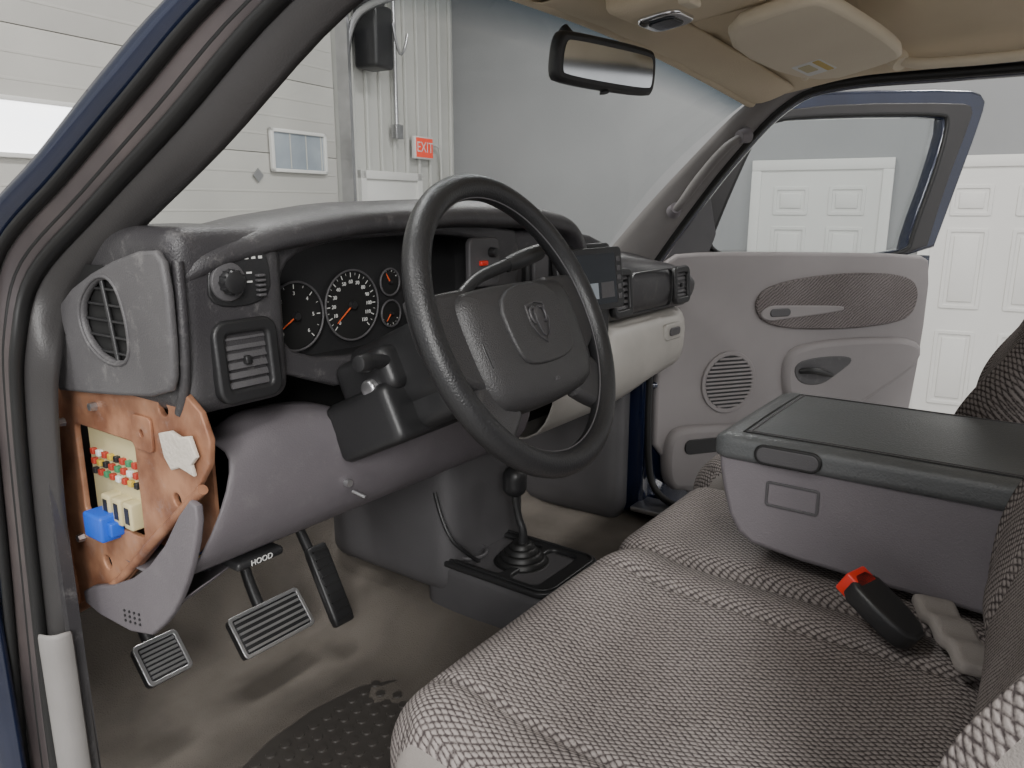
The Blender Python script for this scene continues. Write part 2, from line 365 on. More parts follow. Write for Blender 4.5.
# windshield
wrows=[]
for i in range(25):
    a=-1+2*i/24
    if a<0: bs=Vector((.705*a,.44+.24*(1-a*a),.757)); tp=Vector((.655*a,.01+.19*(1-a*a),1.085+.115*(1-a*a)))
    else: bs=Vector((.68*a,.49+.19*(1-a*a),.757)); tp=Vector((.63*a,.10+.10*(1-a*a),1.112+.088*(1-a*a)))
    wrows.append([bs.lerp(tp,t/10)+Vector((0,.025,.018))*math.sin(math.pi*t/10) for t in range(11)])
wse=empty('windshield')
wo=grid('glass_pane',wrows,ws,wse)
uv=wo.data.uv_layers.new(name='UVMap')
for l in wo.data.loops:
    uv.data[l.index].uv=((l.vertex_index//11)/24,(l.vertex_index%11)/10)
tube('lower_seal',[r[0] for r in wrows],.008,rubber,wse)
# headliner
rows=[]
for i in range(61):
    x=-.64+1.28*i/60; a=x/.64
    yf=(.20-.10*a*a if x>0 else .20-.19*a*a); zf=1.20-.088*a*a
    r=[]
    for j in range(40):
        t=j/39; y=yf-t*(yf+1.05)
        zb=1.235-.095*abs(a)**5
        z=zf+(zb-zf)*sst(0,.22,t)
        z+=(.006*math.sin(31*y+17*x)*math.sin(19*x+6*y)+.004*math.sin(47*x-20*y))*(1-abs(a)**3)*(.35+math.exp(-(t/.12)**2)) if t>0 else 0
        r.append((x,y,z))
    rows.append(r)
hl=grid('headliner',rows,head,None,thick=.014,off=0,sub=1)
he=empty('headliner_front_trim'); tube('trim_roll',[(r[0][0],r[0][1]-.004,r[0][2]-.010) for r in rows],.015,head,he)
grid('cloth_fold',[[(r[0][0],r[0][1]-.010,r[0][2]-.018),(r[0][0],r[0][1]-.035-.006*math.sin(60*r[0][0]),r[0][2]-.026-.004*math.sin(45*r[0][0]+1)),(r[0][0],r[0][1]-.075,r[0][2]-.016-.006*math.sin(38*r[0][0])),(r[0][0],r[0][1]-.11,r[0][2]+.006)] for r in rows[24:60]],head,he,sub=1,thick=.003)
ro=empty('truck_roof'); grid('roof_skin',[[(v[0]*1.1,v[1]+.03*(j==0),v[2]+.05) for j,v in enumerate(r)] for r in rows[::2]],navy,ro,thick=.006)
def visor(name,x0,x1,yb,yf,zb,zf):
    e=empty(name)
    O=Vector((x0,yf,zf)); xd=Vector((x1-x0,-.06 if x1>0 else .1,-.030 if x1>0 else .035)); yd=Vector((0,yb-yf,zb-zf))
    M=frame(O,xd,yd-xd*(yd.dot(xd)/xd.dot(xd)),xd.cross(yd)); W=xd.length;H=yd.length
    plate('pad',smoothpoly([(0,0),(W,0),(W,H*.8),(W*.93,H),(W*.10,H),(0,H*.9)],2),[],.024,visorm,e,M,bev=.009)
    return e,M,W,H
vp,Mv,W,H=visor('sun_visor',.12,.50,-.18,-.005,1.178,1.150)
for sgn in (-1,1):
    plate('warning_label',rrect(W*.64,W*.84,H*.12,H*.42,.004,3),[],.0006,white,vp,Mv@Matrix.Translation((0,0,sgn*.0125)))
    plate('warning_label_header',rrect(W*.65,W*.83,H*.33,H*.40,.002,3),[],.0006,yellowp,vp,Mv@Matrix.Translation((0,0,sgn*.0131)))
    plate('warning_label_text',rrect(W*.67,W*.78,H*.16,H*.28,.002,3),[],.0006,cream,vp,Mv@Matrix.Translation((0,0,sgn*.0131)))
tube('pivot_arm',[(.50,-.05,1.125),(.55,-.04,1.13),(.58,-.03,1.15)],.007,visorm,vp)
visor('sun_visor',-.12,-.5,-.14,.08,1.18,1.16)
oc=empty('overhead_console')
cushion('housing',(0,0,0),(.17,.22,.04),.018,head,oc,n=12,M=TR((.05,.0,1.192),(-6,0,0)))
plate('lamp_bezel',rrect(-.038,.038,-.033,.033,.018),[],.012,chrome,oc,TR((.06,.045,1.166),(-8,0,0)),bev=.004)
plate('lamp_lens',rrect(-.024,.024,-.020,.020,.01),[],.014,screen,oc,TR((.06,.045,1.164),(-8,0,0)),bev=.003)
box('switch',(-.04,-.04,1.160),(.0,-.02,1.170),visorm,oc,bev=.003)
ch=empty('coat_handle')
tube('bar',[(.600,-.20,1.165),(.580,-.21,1.145),(.57,-.29,1.138),(.57,-.40,1.138),(.575,-.47,1.142),(.585,-.48,1.16)],.010,visorm,ch)
cyl('mount_a',(.595,-.19,1.172),(.580,-.21,1.145),.024,.016,visorm,ch); cyl('mount_b',(.59,-.49,1.17),(.583,-.48,1.145),.022,.016,visorm,ch)
# mirror
rm=empty('rearview_mirror')
mn=Vector((-.17,-.98,-.10)).normalized(); mx_=Vector((.985,-.17,0)).normalized(); mx_=(mx_-mn*mx_.dot(mn)).normalized(); my_=mn.cross(mx_)
Mm=frame((.005,.122,1.097),mx_,my_,mn)
plate('housing',smoothpoly([(-.120,-.022),(-.11,-.032),(.11,-.032),(.120,-.022),(.117,.026),(.10,.032),(-.10,.032),(-.117,.026)],2),[],.022,black,rm,Mm,bev=.007)
plate('mirror_face',smoothpoly([(-.114,-.018),(-.105,-.026),(.105,-.026),(.114,-.018),(.111,.021),(.096,.026),(-.096,.026),(-.111,.021)],2),[],.002,mirrorm,rm,Mm@Matrix.Translation((0,0,.0115)))
tube('stalk',[(0,.14,1.10),(0,.165,1.125),(0,.20,1.16)],[.012,.008,.010],black,rm); cyl('toggle',Mm@Vector((0,-.03,0)),Mm@Vector((0,-.042,.004)),.006,.008,black,rm)
# ------------------------------------------------------------------ dashboard
da=empty('dashboard')
ZT=[(-.722,.818),(-.70,.836),(-.66,.850),(-.58,.866),(-.45,.882),(-.25,.888),(-.05,.882),(.05,.868),(.11,.845),(.17,.81),(.24,.787),(.45,.762),(.62,.742),(.70,.722),(.735,.70)]
rows=[]
xs=[-.722+1.457*i/80 for i in range(81)]
for x in xs:
    zt=interp(x,ZT); base=.44+.24*(1-(x/.74)**2) if x<0 else .48+.20*(1-(x/.74)**2)
    w=sst(.06,.22,x); eL=sst(.68,.75,abs(x))*.025
    zb=.752 if x<0 else .757
    D=[(base,zb),(.25+.85*(base-.25),zb+.30*(zt-zb)),(.25+.6*(base-.25),zb+.75*(zt-zb)),(.25+.35*(base-.25),zb+.95*(zt-zb)),(.28,zt),(.24,zt-.003),(.212,zt-.012),(.203,zt-.028),(.208,zt-.042),(.25,zt-.046)]
    Pp=[(base,zb),(.25+.85*(base-.25),zb+.006),(.25+.6*(base-.25),zb+.008+.3*(zt-zb)),(.25+.35*(base-.25),zb+.8*(zt-zb)+.004),(.285,zt),(.258,zt-.008),(.238,zt-.028),(.232,.69),(.238,.655),(.262,.628)]
    rows.append([(x,a[0]*(1-w)+b[0]*w+eL,a[1]*(1-w)+b[1]*w) for a,b in zip(D,Pp)])
grid('upper_pad',rows,char,da,sub=1,thick=.006,off=-1)
box('carrier',(-.64,.37,.47),(.70,.60,.74),vblack,da); box('carrier_centre',(-.2,.32,.45),(.22,.45,.80),vblack,da)
MX=frame((-.729,0,0),(0,1,0),(0,0,1),(1,0,0))
cap=smoothpoly([(.505,.652),(.515,.695),(.43,.768),(.33,.808),(.225,.832),(.206,.815),(.208,.71),(.222,.682),(.36,.665)],1)
hole=smoothpoly([(.395,.765),(.350,.800),(.305,.800),(.285,.75),(.290,.705),(.345,.700),(.390,.725)],2)
plate('end_cap',cap,[hole],.010,capm,da,MX,bev=.004)
tube('end_cap_hole_lip',[(-.734,a,b) for a,b in hole],.0022,capm,da,cyc=True,spl=False)
box('end_cap_shade_plate',(-.7235,.27,.69),(-.715,.41,.81),vblack,da)  # dark plate behind the hole, its black standing for the shade inside
for i in range(5): box('end_cap_louver',(-.7285,.280,.7115+i*.018),(-.7235,.400,.7145+i*.018),black,da,bev=.001)
tube('end_cap_louver_post',[(-.728,.325,.700),(-.728,.333,.75),(-.728,.345,.803)],.003,black,da)
# driver pod, flush with the hood lip
cushion('driver_pod',(0,0,0),(.142,.20,.205),.022,char,da,n=24,M=TR((-.6475,.312,.752)))
tube('pod_edge_ridge',[(-.713,.235,.655),(-.716,.215,.68),(-.716,.207,.75),(-.713,.212,.82)],.006,char,da)
MF=lambda y: frame((0,y,0),(1,0,0),(0,0,1),(0,-1,0))
def vent(name,cx,cz,w,h,y,tilt=0):
    e=da
    M=frame((cx,y,cz),(1,0,0),(0,.08,1),(0,-1,.08))@Matrix.Rotation(rad(tilt),4,'Y')
    plate(name+'_frame',rrect(-w/2,w/2,-h/2,h/2,.014),[rrect(-w/2+.007,w/2-.007,-h/2+.008,h/2-.008,.009)],.014,black,e,M,bev=.004)
    box(name+'_well',(-w/2+.006,-h/2+.006,-.008),(w/2-.006,h/2-.006,-.006),vblack,e,M=M)
    for i in range(6):
        zz=-h/2+.016+i*(h-.032)/5
        box(name+'_slat',(-w/2+.007,-.0038,-.0010),(w/2-.007,.0038,.0010),char2,e,bev=.0006,M=M@TR((0,zz,-.001),(-20,0,0)))
    box(name+'_thumb_tab',(-.004,-.005,-.002),(.004,.005,.006),black,e,bev=.002,M=M)
vent('vent_driver',-.642,.706,.076,.086,.210)
MS1=MF(.2125)
plate('switch_panel',smoothpoly([(-.680,.768),(-.680,.806),(-.666,.829),(-.619,.831),(-.604,.818),(-.604,.769)],2),[],.006,black,da,MS1,bev=.002)
cyl('headlight_ring',(-.658,.211,.795),(-.658,.2065,.795),.022,.021,char2,da,bev=.001)
cyl('headlight_knob',(-.658,.208,.795),(-.658,.194,.795),.014,.013,black,da,bev=.004)
for i in range(12):
    a=i*math.pi/6; box('knob_grip',(-.658+.0132*math.cos(a)-.001,.196,.795+.0132*math.sin(a)-.001),(-.658+.0132*math.cos(a)+.001,.206,.795+.0132*math.sin(a)+.001),black,da)
for i in range(5): box('dimmer_ridge',(-.623,.203,.776+i*.0055),(-.613,.210,.779+i*.0055),char2,da,bev=.001)
for i in range(4): box('switch_mark',(-.644+.009*i,.2090,.818),(-.639+.009*i,.2094,.821),wht,da)
for i in range(2): box('switch_legend',(-.634,.2090,.802-.010*i),(-.627,.2094,.804-.010*i),wht,da)
# cluster
bez=smoothpoly([(-.592,.650),(-.595,.80),(-.57,.838),(-.40,.850),(-.10,.842),(-.085,.80),(-.10,.69),(-.2,.650)],1)
chole=smoothpoly([(-.580,.676),(-.586,.785),(-.55,.832),(-.40,.843),(-.20,.838),(-.165,.80),(-.17,.715),(-.20,.684),(-.3,.674)],2)
plate('cluster_surround',bez,[chole],.020,char,da,MF(.240),bev=.006)
def ring(name,P,y0,y1,sc,m):
    cx=sum(p[0] for p in P)/len(P);cz=sum(p[1] for p in P)/len(P)
    r0=[(a,y0,b) for a,b in P]+[(P[0][0],y0,P[0][1])]; r1=[(cx+(a-cx)*sc,y1,cz+(b-cz)*sc) for a,b in P]; r1.append(r1[0])
    grid(name,[r0,r1],m,da)
GY=.290
ring('cluster_tunnel',chole,.242,GY+.007,.98,black)
plate('cluster_back',[(-.60,.66),(-.60,.85),(-.12,.85),(-.12,.66)],[],.004,black,da,MF(GY+.009))
def gauge(name,cx,cz,r,a0,a1,n,need):
    tube(name+'_ring',[(cx+r*math.cos(k*math.pi/12),GY,cz+r*math.sin(k*math.pi/12)) for k in range(24)],.0016,char2,da,cyc=True)
    cyl(name+'_dial',(cx,GY+.006,cz),(cx,GY+.003,cz),r*.97,r*.97,vblack,da)
    vs=[];fs=[]
    for i in range(n*2+1):
        a=rad(a0+(a1-a0)*i/(2*n)); L=.13 if i%2==0 else .07; w=.0007 if i%2==0 else .0004
        d=Vector((math.cos(a),0,math.sin(a)));t=Vector((-d.z,0,d.x))*w
        b=len(vs)
        for s,q in ((.92,-1),(.92,1),(.92-L,1),(.92-L,-1)): vs.append(Vector((cx,GY+.0022,cz))+d*r*s+t*q)
        fs.append((b,b+1,b+2,b+3))
    mesh(name+'_ticks',vs,fs,wht,da,False)
    if r>.03:
        for i in range(0,n+1):
            a=rad(a0+(a1-a0)*i/n); text(name+'_numeral',str(i*(10 if n>8 else 1)),r*.15,wht,MF(GY+.0022)@Matrix.Translation((cx+r*.66*math.cos(a),cz+r*.66*math.sin(a),0)),da)
    a=rad(need); d=Vector((math.cos(a),0,math.sin(a)))
    cyl(name+'_needle',Vector((cx,GY,cz)),Vector((cx,GY,cz))+d*r*.75,.0013,.0006,redneedle,da,n=8)
    cyl(name+'_hub',(cx,GY+.001,cz),(cx,GY-.004,cz),r*.13,r*.11,black,da)
gauge('tachometer',-.506,.733,.046,225,-45,6,212); gauge('speedometer',-.406,.738,.050,225,-45,12,218)
gauge('fuel_gauge',-.330,.765,.020,150,30,3,120); gauge('temperature_gauge',-.330,.718,.020,210,330,3,230); gauge('oil_gauge',-.27,.765,.020,120,-20,3,60); gauge('volt_gauge',-.27,.718,.020,230,100,3,170)
plate('accessory_panel',rrect(-.235,-.165,.755,.825,.008),[],.010,char2,da,MF(.216),bev=.003)
box('hazard_button',(-.215,.206,.785),(-.197,.213,.793),redp,da,bev=.002)
for i in range(2): cyl('accessory_knob_%d'%i,(-.185,.212,.775+i*.03),(-.185,.200,.775+i*.03),.008,.007,black,da,bev=.001)
# centre stack
plate('stack_surround',smoothpoly([(-.10,.565),(-.105,.80),(-.08,.83),(.15,.815),(.235,.79),(.245,.64),(.23,.565)],1),[],.05,char,da,MF(.262),bev=.012)
plate('stack_bezel',rrect(-.06,.225,.585,.80,.015),[],.02,black,da,MF(.234),bev=.005)
MT=frame((.105,.200,.738),(.995,-.06,0),(0,.12,.99),(-.06,-.99,.12))
plate('tablet_case',rrect(-.105,.105,-.055,.058,.008),[],.014,black,da,MT,bev=.003)
plate('tablet_screen',rrect(-.094,.080,-.046,.049,.004),[],.002,screen,da,MT@Matrix.Translation((0,0,.0072)))
for i in range(5): box('tablet_button',(.086,-.040+i*.018,.006),(.097,-.030+i*.018,.009),char2,da,bev=.001,M=MT)
for i in range(3): box('screen_tile',(-.085+i*.055,-.035,.0083),(-.040+i*.055,-.005,.0087),dimw if i==1 else char2,da,M=MT)
cyl('tablet_bracket',(.10,.235,.72),(.10,.205,.735),.016,.012,black,da)
for i in range(3): cyl('climate_knob_%d'%i,(-.02+i*.085,.226,.632),(-.02+i*.085,.203,.632),.022,.018,char2,da,bev=.003)
for i in range(3): box('climate_mark',(-.021+i*.085,.2025,.636),(-.019+i*.085,.2032,.647),wht,da)
plate('stack_side_strip',rrect(-.05,-.01,.69,.79,.006),[],.012,char2,da,MF(.224),bev=.003)
vent('vent_centre',.280,.698,.080,.094,.226); vent('vent_passenger',.600,.690,.080,.082,.234)
plate('airbag_door_seam',smoothpoly(rrect(.335,.545,.645,.735,.02,3),1),[rrect(.338,.542,.648,.732,.018,3)],.008,black,da,MF(.234))
# glovebox
rows=[]
for i in range(27):
    x=.02+.69*i/26; e=.04*sst(.60,.71,x); zb=.435+.055*sst(.28,.70,x); zt=.575+.05*sst(.22,.26,x)
    rows.append([(x,.30,zt),(x,.262+e,zt-.003),(x,.236+e,zt-.016),(x,.226+e,zt-.05),(x,.232+e,.50),(x,.258+e,zb+.01),(x,.32+e,zb-.01),(x,.42,zb-.005)])
grid('glovebox_door',rows,lgrey,da,sub=1,thick=.006,off=-1)
plate('glovebox_latch',rrect(.50,.59,.568,.600,.012),[],.012,lgrey,da,MF(.226),bev=.004); plate('glovebox_latch_pull',rrect(.52,.57,.577,.592,.006),[],.006,char2,da,MF(.219),bev=.002)
# knee panel
rows=[]
for i in range(33):
    x=-.660+.60*i/32; c=math.exp(-((x+.385)/.085)**2)
    zt=.616-.052*c-.03*sst(-.3,-.12,x)-.02*(1-sst(-.66,-.60,x)); lo=.452; s=-.062*(1-sst(-.660,-.60,x))
    rows.append([(x,.30,zt+.004),(x,.250-.02*c,zt),(x,.232-.022*c,zt-.006),(x+s*.25,.220-.022*c,.56),(x+s*.65,.222-.015*c,.51),(x+s,.243,lo+.008),(x+s,.30,lo-.015),(x+s,.42,lo-.01)])
grid('knee_panel',rows,grey2,da,sub=1,thick=.006,off=-1)
plate('knee_panel_end',smoothpoly([(.495,.370),(.492,.345),(.342,.350),(.282,.398),(.245,.446),(.215,.50),(.198,.555),(.216,.560),(.290,.468),(.38,.408)],1),[],.010,grey2,da,frame((-.722,0,0),(0,1,0),(0,0,1),(1,0,0)),bev=.003)
for i in range(4):
    for j in range(3): cyl('speaker_dot',(-.7285,.350+i*.012,.366-i*.002+j*.007),(-.7265,.350+i*.012,.366-i*.002+j*.007),.0018,.0018,black,da,n=8)
grid('knee_panel_floor_return',[[(-.722,.25,.435),(-.66,.26,.438),(-.60,.29,.440)],[(-.722,.34,.358),(-.67,.34,.378),(-.62,.34,.42)],[(-.722,.48,.348),(-.69,.48,.36),(-.66,.46,.38)]],grey2,da,sub=2,thick=.006)
cyl('panel_screw',(-.50,.216,.515),(-.50,.208,.515),.005,.005,steel,da); cyl('key_tab',(-.49,.215,.50),(-.485,.196,.494),.0025,.0025,steel,da)
box('hood_release_lever',(-.650,.250,.433),(-.580,.30,.445),black,da,bev=.005)
text('hood_release_text','HOOD',.0105,wht,MF(.2495)@Matrix.Translation((-.615,.439,0)),da)
cushion('lower_centre_housing',(0,0,0),(.27,.36,.32),.04,char2,da,n=20,M=TR((.03,.56,.27)))
tube('lower_centre_cable',[(-.12,.40,.34),(-.14,.36,.27),(-.10,.33,.22),(-.03,.36,.17)],.004,black,da)
tube('under_dash_brace',[(-.60,.36,.44),(-.45,.42,.43),(-.20,.40,.43)],.012,black,da); box('under_dash_duct',(-.50,.45,.42),(-.10,.62,.47),vblack,da,bev=.01)
# ------------------------------------------------------------------ fuse box
fb=empty('fuse_box')
MX2=frame((-.712,0,0),(0,1,0),(0,0,1),(1,0,0))
plate('metal_bracket',smoothpoly([(.56,.655),(.40,.660),(.27,.680),(.20,.675),(.175,.62),(.22,.565),(.32,.475),(.43,.378),(.56,.31),(.60,.45)],1),[rrect(.335,.485,.478,.605,.01,3),ell(.265,.655,.012,.010,16),ell(.44,.42,.012,.012,12),ell(.255,.55,.010,.010,12)],.008,copper,fb,MX2,bev=.002)
tube('bracket_lip_low',[(-.716,.20,.575),(-.718,.32,.480),(-.718,.43,.384),(-.718,.55,.315)],.006,copper,fb)
tube('bracket_lip_edge',[(-.718,.535,.64),(-.722,.545,.55),(-.722,.55,.45),(-.718,.54,.33)],.008,copper,fb)
plate('bracket_tab',rrect(.29,.33,.60,.64,.006,3),[ell(.31,.62,.006,.006,12)],.004,copper,fb,frame((-.718,0,0),(0,1,0),(0,0,1),(1,0,0)),bev=.001)
box('dark_cavity',(-.67,.28,.45),(-.655,.60,.66),vblack,fb)
plate('inner_bracket',[(.44,.62),(.24,.62),(.24,.50),(.30,.45),(.44,.45)],[],.004,copper,fb,frame((-.676,0,0),(0,1,0),(0,0,1),(1,0,0)))
box('fuse_panel',(-.705,.345,.483),(-.68,.475,.60),cream,fb,bev=.004)
fm=[orangep,yellowp,greenp,orangep,orangep,white,black]
for r in range(3):
    for c in range(8):
        box('mini_fuse',(-.711,.352+c*.0145,.564+r*-.013),(-.704,.360+c*.0145,.572+r*-.013),fm[(r*3+c*2)%7],fb,bev=.001)
for c in range(3): box('connector_block',(-.722,.352+c*.026,.487),(-.70,.372+c*.026,.522),cream,fb,bev=.003)
for c in range(3): box('connector_slot',(-.7225,.357+c*.026,.495),(-.7215,.367+c*.026,.516),black,fb)
box('blue_relay',(-.740,.395,.466),(-.705,.440,.500),bluep,fb,bev=.004); box('blue_relay_tab',(-.732,.385,.474),(-.715,.396,.492),bluep,fb,bev=.002)
for i in range(4): cyl('bolt_%d'%i,(-.716,(.51,.42,.225,.50)[i],(.60,.635,.60,.44)[i]),(-.724,(.51,.42,.225,.50)[i],(.60,.635,.60,.44)[i]),.006,.005,steel,fb,n=6)
plate('torn_foam',[(.262,.628),(.24,.634),(.222,.630),(.205,.634),(.196,.615),(.208,.604),(.205,.594),(.228,.598),(.245,.592),(.256,.604)],[],.006,foam,fb,frame((-.722,0,0),(0,1,0),(0,0,1),(1,0,0)),bev=.002)
for i in range(4): tube('wire_%d'%i,[(-.69,.46,.49-.01*i),(-.70,.40,.44-.012*i),(-.69,.33,.42+.01*i),(-.67,.28,.44+.008*i)],.0035,(black,black,yellowp,bluep)[i],fb)
# ------------------------------------------------------------------ steering column & wheel
tau=25; yw=rad(4)
W0=Vector((-.398,0,.737)); wn=Vector((math.sin(yw)*math.cos(rad(tau)),-math.cos(yw)*math.cos(rad(tau)),math.sin(rad(tau)))); wx=Vector((math.cos(yw),math.sin(yw),0)); wu=wn.cross(wx)
if wu.z<0: wu=-wu
MW=frame(W0,wx,wu,wn)
sc=empty('steering_column')
def ccush(name,c,s,r,m,n=14): return cushion(name,(0,0,0),s,r,m,sc,n=n,M=MW@Matrix.Translation(c))
ccush('upper_shroud',(0,0,-.16),(.125,.115,.22),.035,black)
ccush('lower_shroud',(0,-.040,-.19),(.115,.080,.20),.02,black)
ccush('shroud_box',(-.020,-.045,-.22),(.155,.080,.12),.012,black)
ccush('shroud_side_pod',(-.062,.01,-.20),(.05,.06,.10),.015,black)
cyl('hub_shaft',MW@Vector((0,0,-.07)),MW@Vector((0,0,0)),.045,.035,black,sc)
cyl('turn_signal_stalk',MW@Vector((-.06,.018,-.16)),MW@Vector((-.110,.022,-.158)),.008,.009,black,sc); cyl('turn_signal_tip',MW@Vector((-.110,.022,-.158)),MW@Vector((-.128,.023,-.157)),.012,.010,black,sc,bev=.002)
cyl('ignition_barrel',MW@Vector((.055,-.01,-.12)),MW@Vector((.09,-.01,-.105)),.018,.017,black,sc)
cyl('tilt_cap',MW@Vector((-.084,-.006,-.19)),MW@Vector((-.096,-.006,-.19)),.013,.011,steel,sc,bev=.003)
tube('gear_selector',[MW@Vector(v) for v in ((.04,.06,-.12),(.08,.09,-.11),(.14,.10,-.085),(.19,.105,-.07))],[.009,.008,.009,.010],black,sc)
tube('gear_selector_grip',[MW@Vector(v) for v in ((.15,.10,-.083),(.18,.104,-.073),(.215,.108,-.062))],[.011,.015,.012],black,sc)
sw=empty('steering_wheel')
RR=.178
tube('rim',[MW@Vector((RR*math.cos(k*math.pi/24),RR*math.sin(k*math.pi/24),0)) for k in range(48)],.0158,leather,sw,cyc=True,res=8)
tube('rim_stitch',[MW@Vector(((RR-.0152)*math.cos(k*math.pi/24),(RR-.0152)*math.sin(k*math.pi/24),.0035)) for k in range(48)],.0011,char2,sw,cyc=True)
hub=smoothpoly([(-.125,.044),(-.09,.052),(.09,.052),(.125,.044),(.128,.0),(.122,-.075),(.09,-.104),(-.09,-.104),(-.122,-.075),(-.128,.0)],2)
rows=[]
for r,z in ((1.0,-.035),(1.0,-.010),(.975,.002),(.92,.010),(.80,.016),(.6,.019),(.3,.021),(.001,.022)):
    rr=[MW@Vector((x*r,(y+.025)*r-.025,z)) for x,y in hub]; rr.append(rr[0]); rows.append(rr)
grid('hub_pad',rows,hubm,sw)
sq=smoothpoly([(-.066,.040),(.066,.040),(.064,-.034),(.046,-.054),(-.046,-.054),(-.064,-.034)],2)
plate('airbag_cover_panel',sq,[],.008,hubm,sw,MW@Matrix.Translation((0,0,.020)),bev=.003)
tube('airbag_seam',[MW@Vector((a*1.02,b*1.02,.0195)) for a,b in sq],.0013,rubber,sw,cyc=True,spl=False)
Me=MW@Matrix.Translation((0,-.032,.0245))@Matrix.Scale(1.25,4)
plate('emblem_outline',[(-.017,.038),(0,.041),(.017,.038),(.018,.020),(.010,.006),(0,-.001),(-.010,.006),(-.018,.020)],[[(-.0155,.0365),(0,.0395),(.0155,.0365),(.0165,.0205),(.009,.0075),(0,.001),(-.009,.0075),(-.0165,.0205)]],.002,char,sw,Me,bev=.0004)
plate('emblem_head',smoothpoly([(-.005,.034),(.005,.034),(.006,.022),(.003,.006),(-.003,.006),(-.006,.022)],1),[],.003,char,sw,Me,bev=.0006)
for s in (-1,1): tube('emblem_horn',[Me@Vector((s*v[0],v[1],.0005)) for v in ((.004,.034),(.012,.035),(.014,.025),(.009,.017),(.007,.022))],[.0022,.0024,.0022,.0015,.0008],char,sw)
text('airbag_text','SRS',.008,char2,MW@Matrix.Translation((0,-.078,.0185)),sw)
for s in (-1,1):
    plate('upper_spoke',[(s*.10,.046),(s*.172,.044),(s*.176,.004),(s*.168,-.030),(s*.11,-.06)][::s],[],.024,hubm,sw,MW@Matrix.Translation((0,0,-.010)),bev=.008)
    plate('lower_spoke',smoothpoly([(s*.085,-.070),(s*.120,-.060),(s*.150,-.088),(s*.120,-.128),(s*.095,-.115),(s*.070,-.098)][::s],1),[],.022,hubm,sw,MW@Matrix.Translation((0,0,-.010)),bev=.008)
    P=smoothpoly([(s*.094,.028),(s*.108,.028),(s*.112,-.042),(s*.099,-.046)],1)
    plate('control_strip',P[::s],[],.004,black,sw,MW@Matrix.Translation((0,0,.0105)),bev=.0015)
# ------------------------------------------------------------------ pedals
def pedal(name,c,w,h,tilt,armtop,ribs,roll=0):
    e=empty(name); M=TR(c,(tilt,0,roll))
    cushion('pad',(0,0,0),(w,h,.022),.008,black,e,n=8,M=M)
    if name!='accelerator_pedal': plate('pad_trim',rrect(-w/2,w/2,-h/2,h/2,.008),[rrect(-w/2+.005,w/2-.005,-h/2+.005,h/2-.005,.005)],.004,steel,e,M@Matrix.Translation((0,0,.011)),bev=.001)
    for i in range(ribs):
        y=-h/2+.012+i*(h-.024)/(ribs-1); box('rib',(-w/2+.008,y-.0022,.009),(w/2-.008,y+.0022,.0145),steel if name!='accelerator_pedal' else rubber,e,M=M)
    t=Vector(armtop); c=Vector(c)
    tube('arm',[c+Vector((0,.01,.0)),c+Vector((0,.06,.06)),(c+t)/2+Vector((0,.05,.02)),t],[.012,.010,.010,.012],black,e)
pedal('brake_pedal',(-.360,.61,.104),.155,.080,50,(-.35,.70,.42),6)
pedal('parking_brake_pedal',(-.580,.60,.146),.075,.070,48,(-.60,.75,.42),7)
pedal('accelerator_pedal',(-.235,.585,.14),.050,.165,62,(-.24,.70,.40),9)
# ------------------------------------------------------------------ tray & shifter
ft=empty('floor_console')
cushion('body',(0,0,0),(.19,.30,.19),.02,char2,ft,n=14,M=TR((.0,.305,.088)))
plate('top_tray',rrect(-.095,.095,.155,.450,.03),[rrect(-.080,.080,.19,.262,.02),rrect(-.080,.080,.275,.42,.02)],.014,black,ft,Matrix.Translation((0,0,.184)),bev=.004)
box('tray_well',(-.085,.17,.125),(.085,.43,.177),vblack,ft)
tube('cup_ring',[(-.03+.033*math.cos(a*math.pi/8),.385+.03*math.sin(a*math.pi/8),.188) for a in range(16)],.004,char2,ft,cyc=True)
tube('tray_lip',[(a,b,.192) for a,b in rrect(-.090,.090,.160,.445,.028)],.003,black,ft,cyc=True,spl=False)
sh=empty('shift_lever')
for i,(r,z) in enumerate(((.062,.174),(.053,.184),(.044,.194),(.034,.204),(.025,.214))): cyl('boot_ring_%d'%i,(.005,.285,z),(.005,.285,z+.010),r,r-.006,rubber,sh,bev=.002)
tube('lever',[(.005,.285,.21),(.003,.275,.245),(.0,.292,.28),(.0,.298,.330)],[.011,.008,.007,.008],black,sh)
cushion('knob',(0,0,0),(.046,.046,.062),.021,black,sh,n=12,M=TR((0,.298,.350)))
# floor mat
fm_=empty('floor_mat')
plate('sheet',smoothpoly([(-.66,.10),(-.27,.08),(-.24,.30),(-.26,.42),(-.45,.45),(-.64,.40)],1),[],.005,matte,fm_,Matrix.Translation((0,0,.012)),bev=.002)
for i in range(12):
    for j in range(12):
        x=-.62+i*.029+(j%2)*.0145; y=.10+j*.028
        if x<-.27: cyl('stud',(x,y,.013),(x,y,.0175),.0095,.008,matte,fm_,n=12)
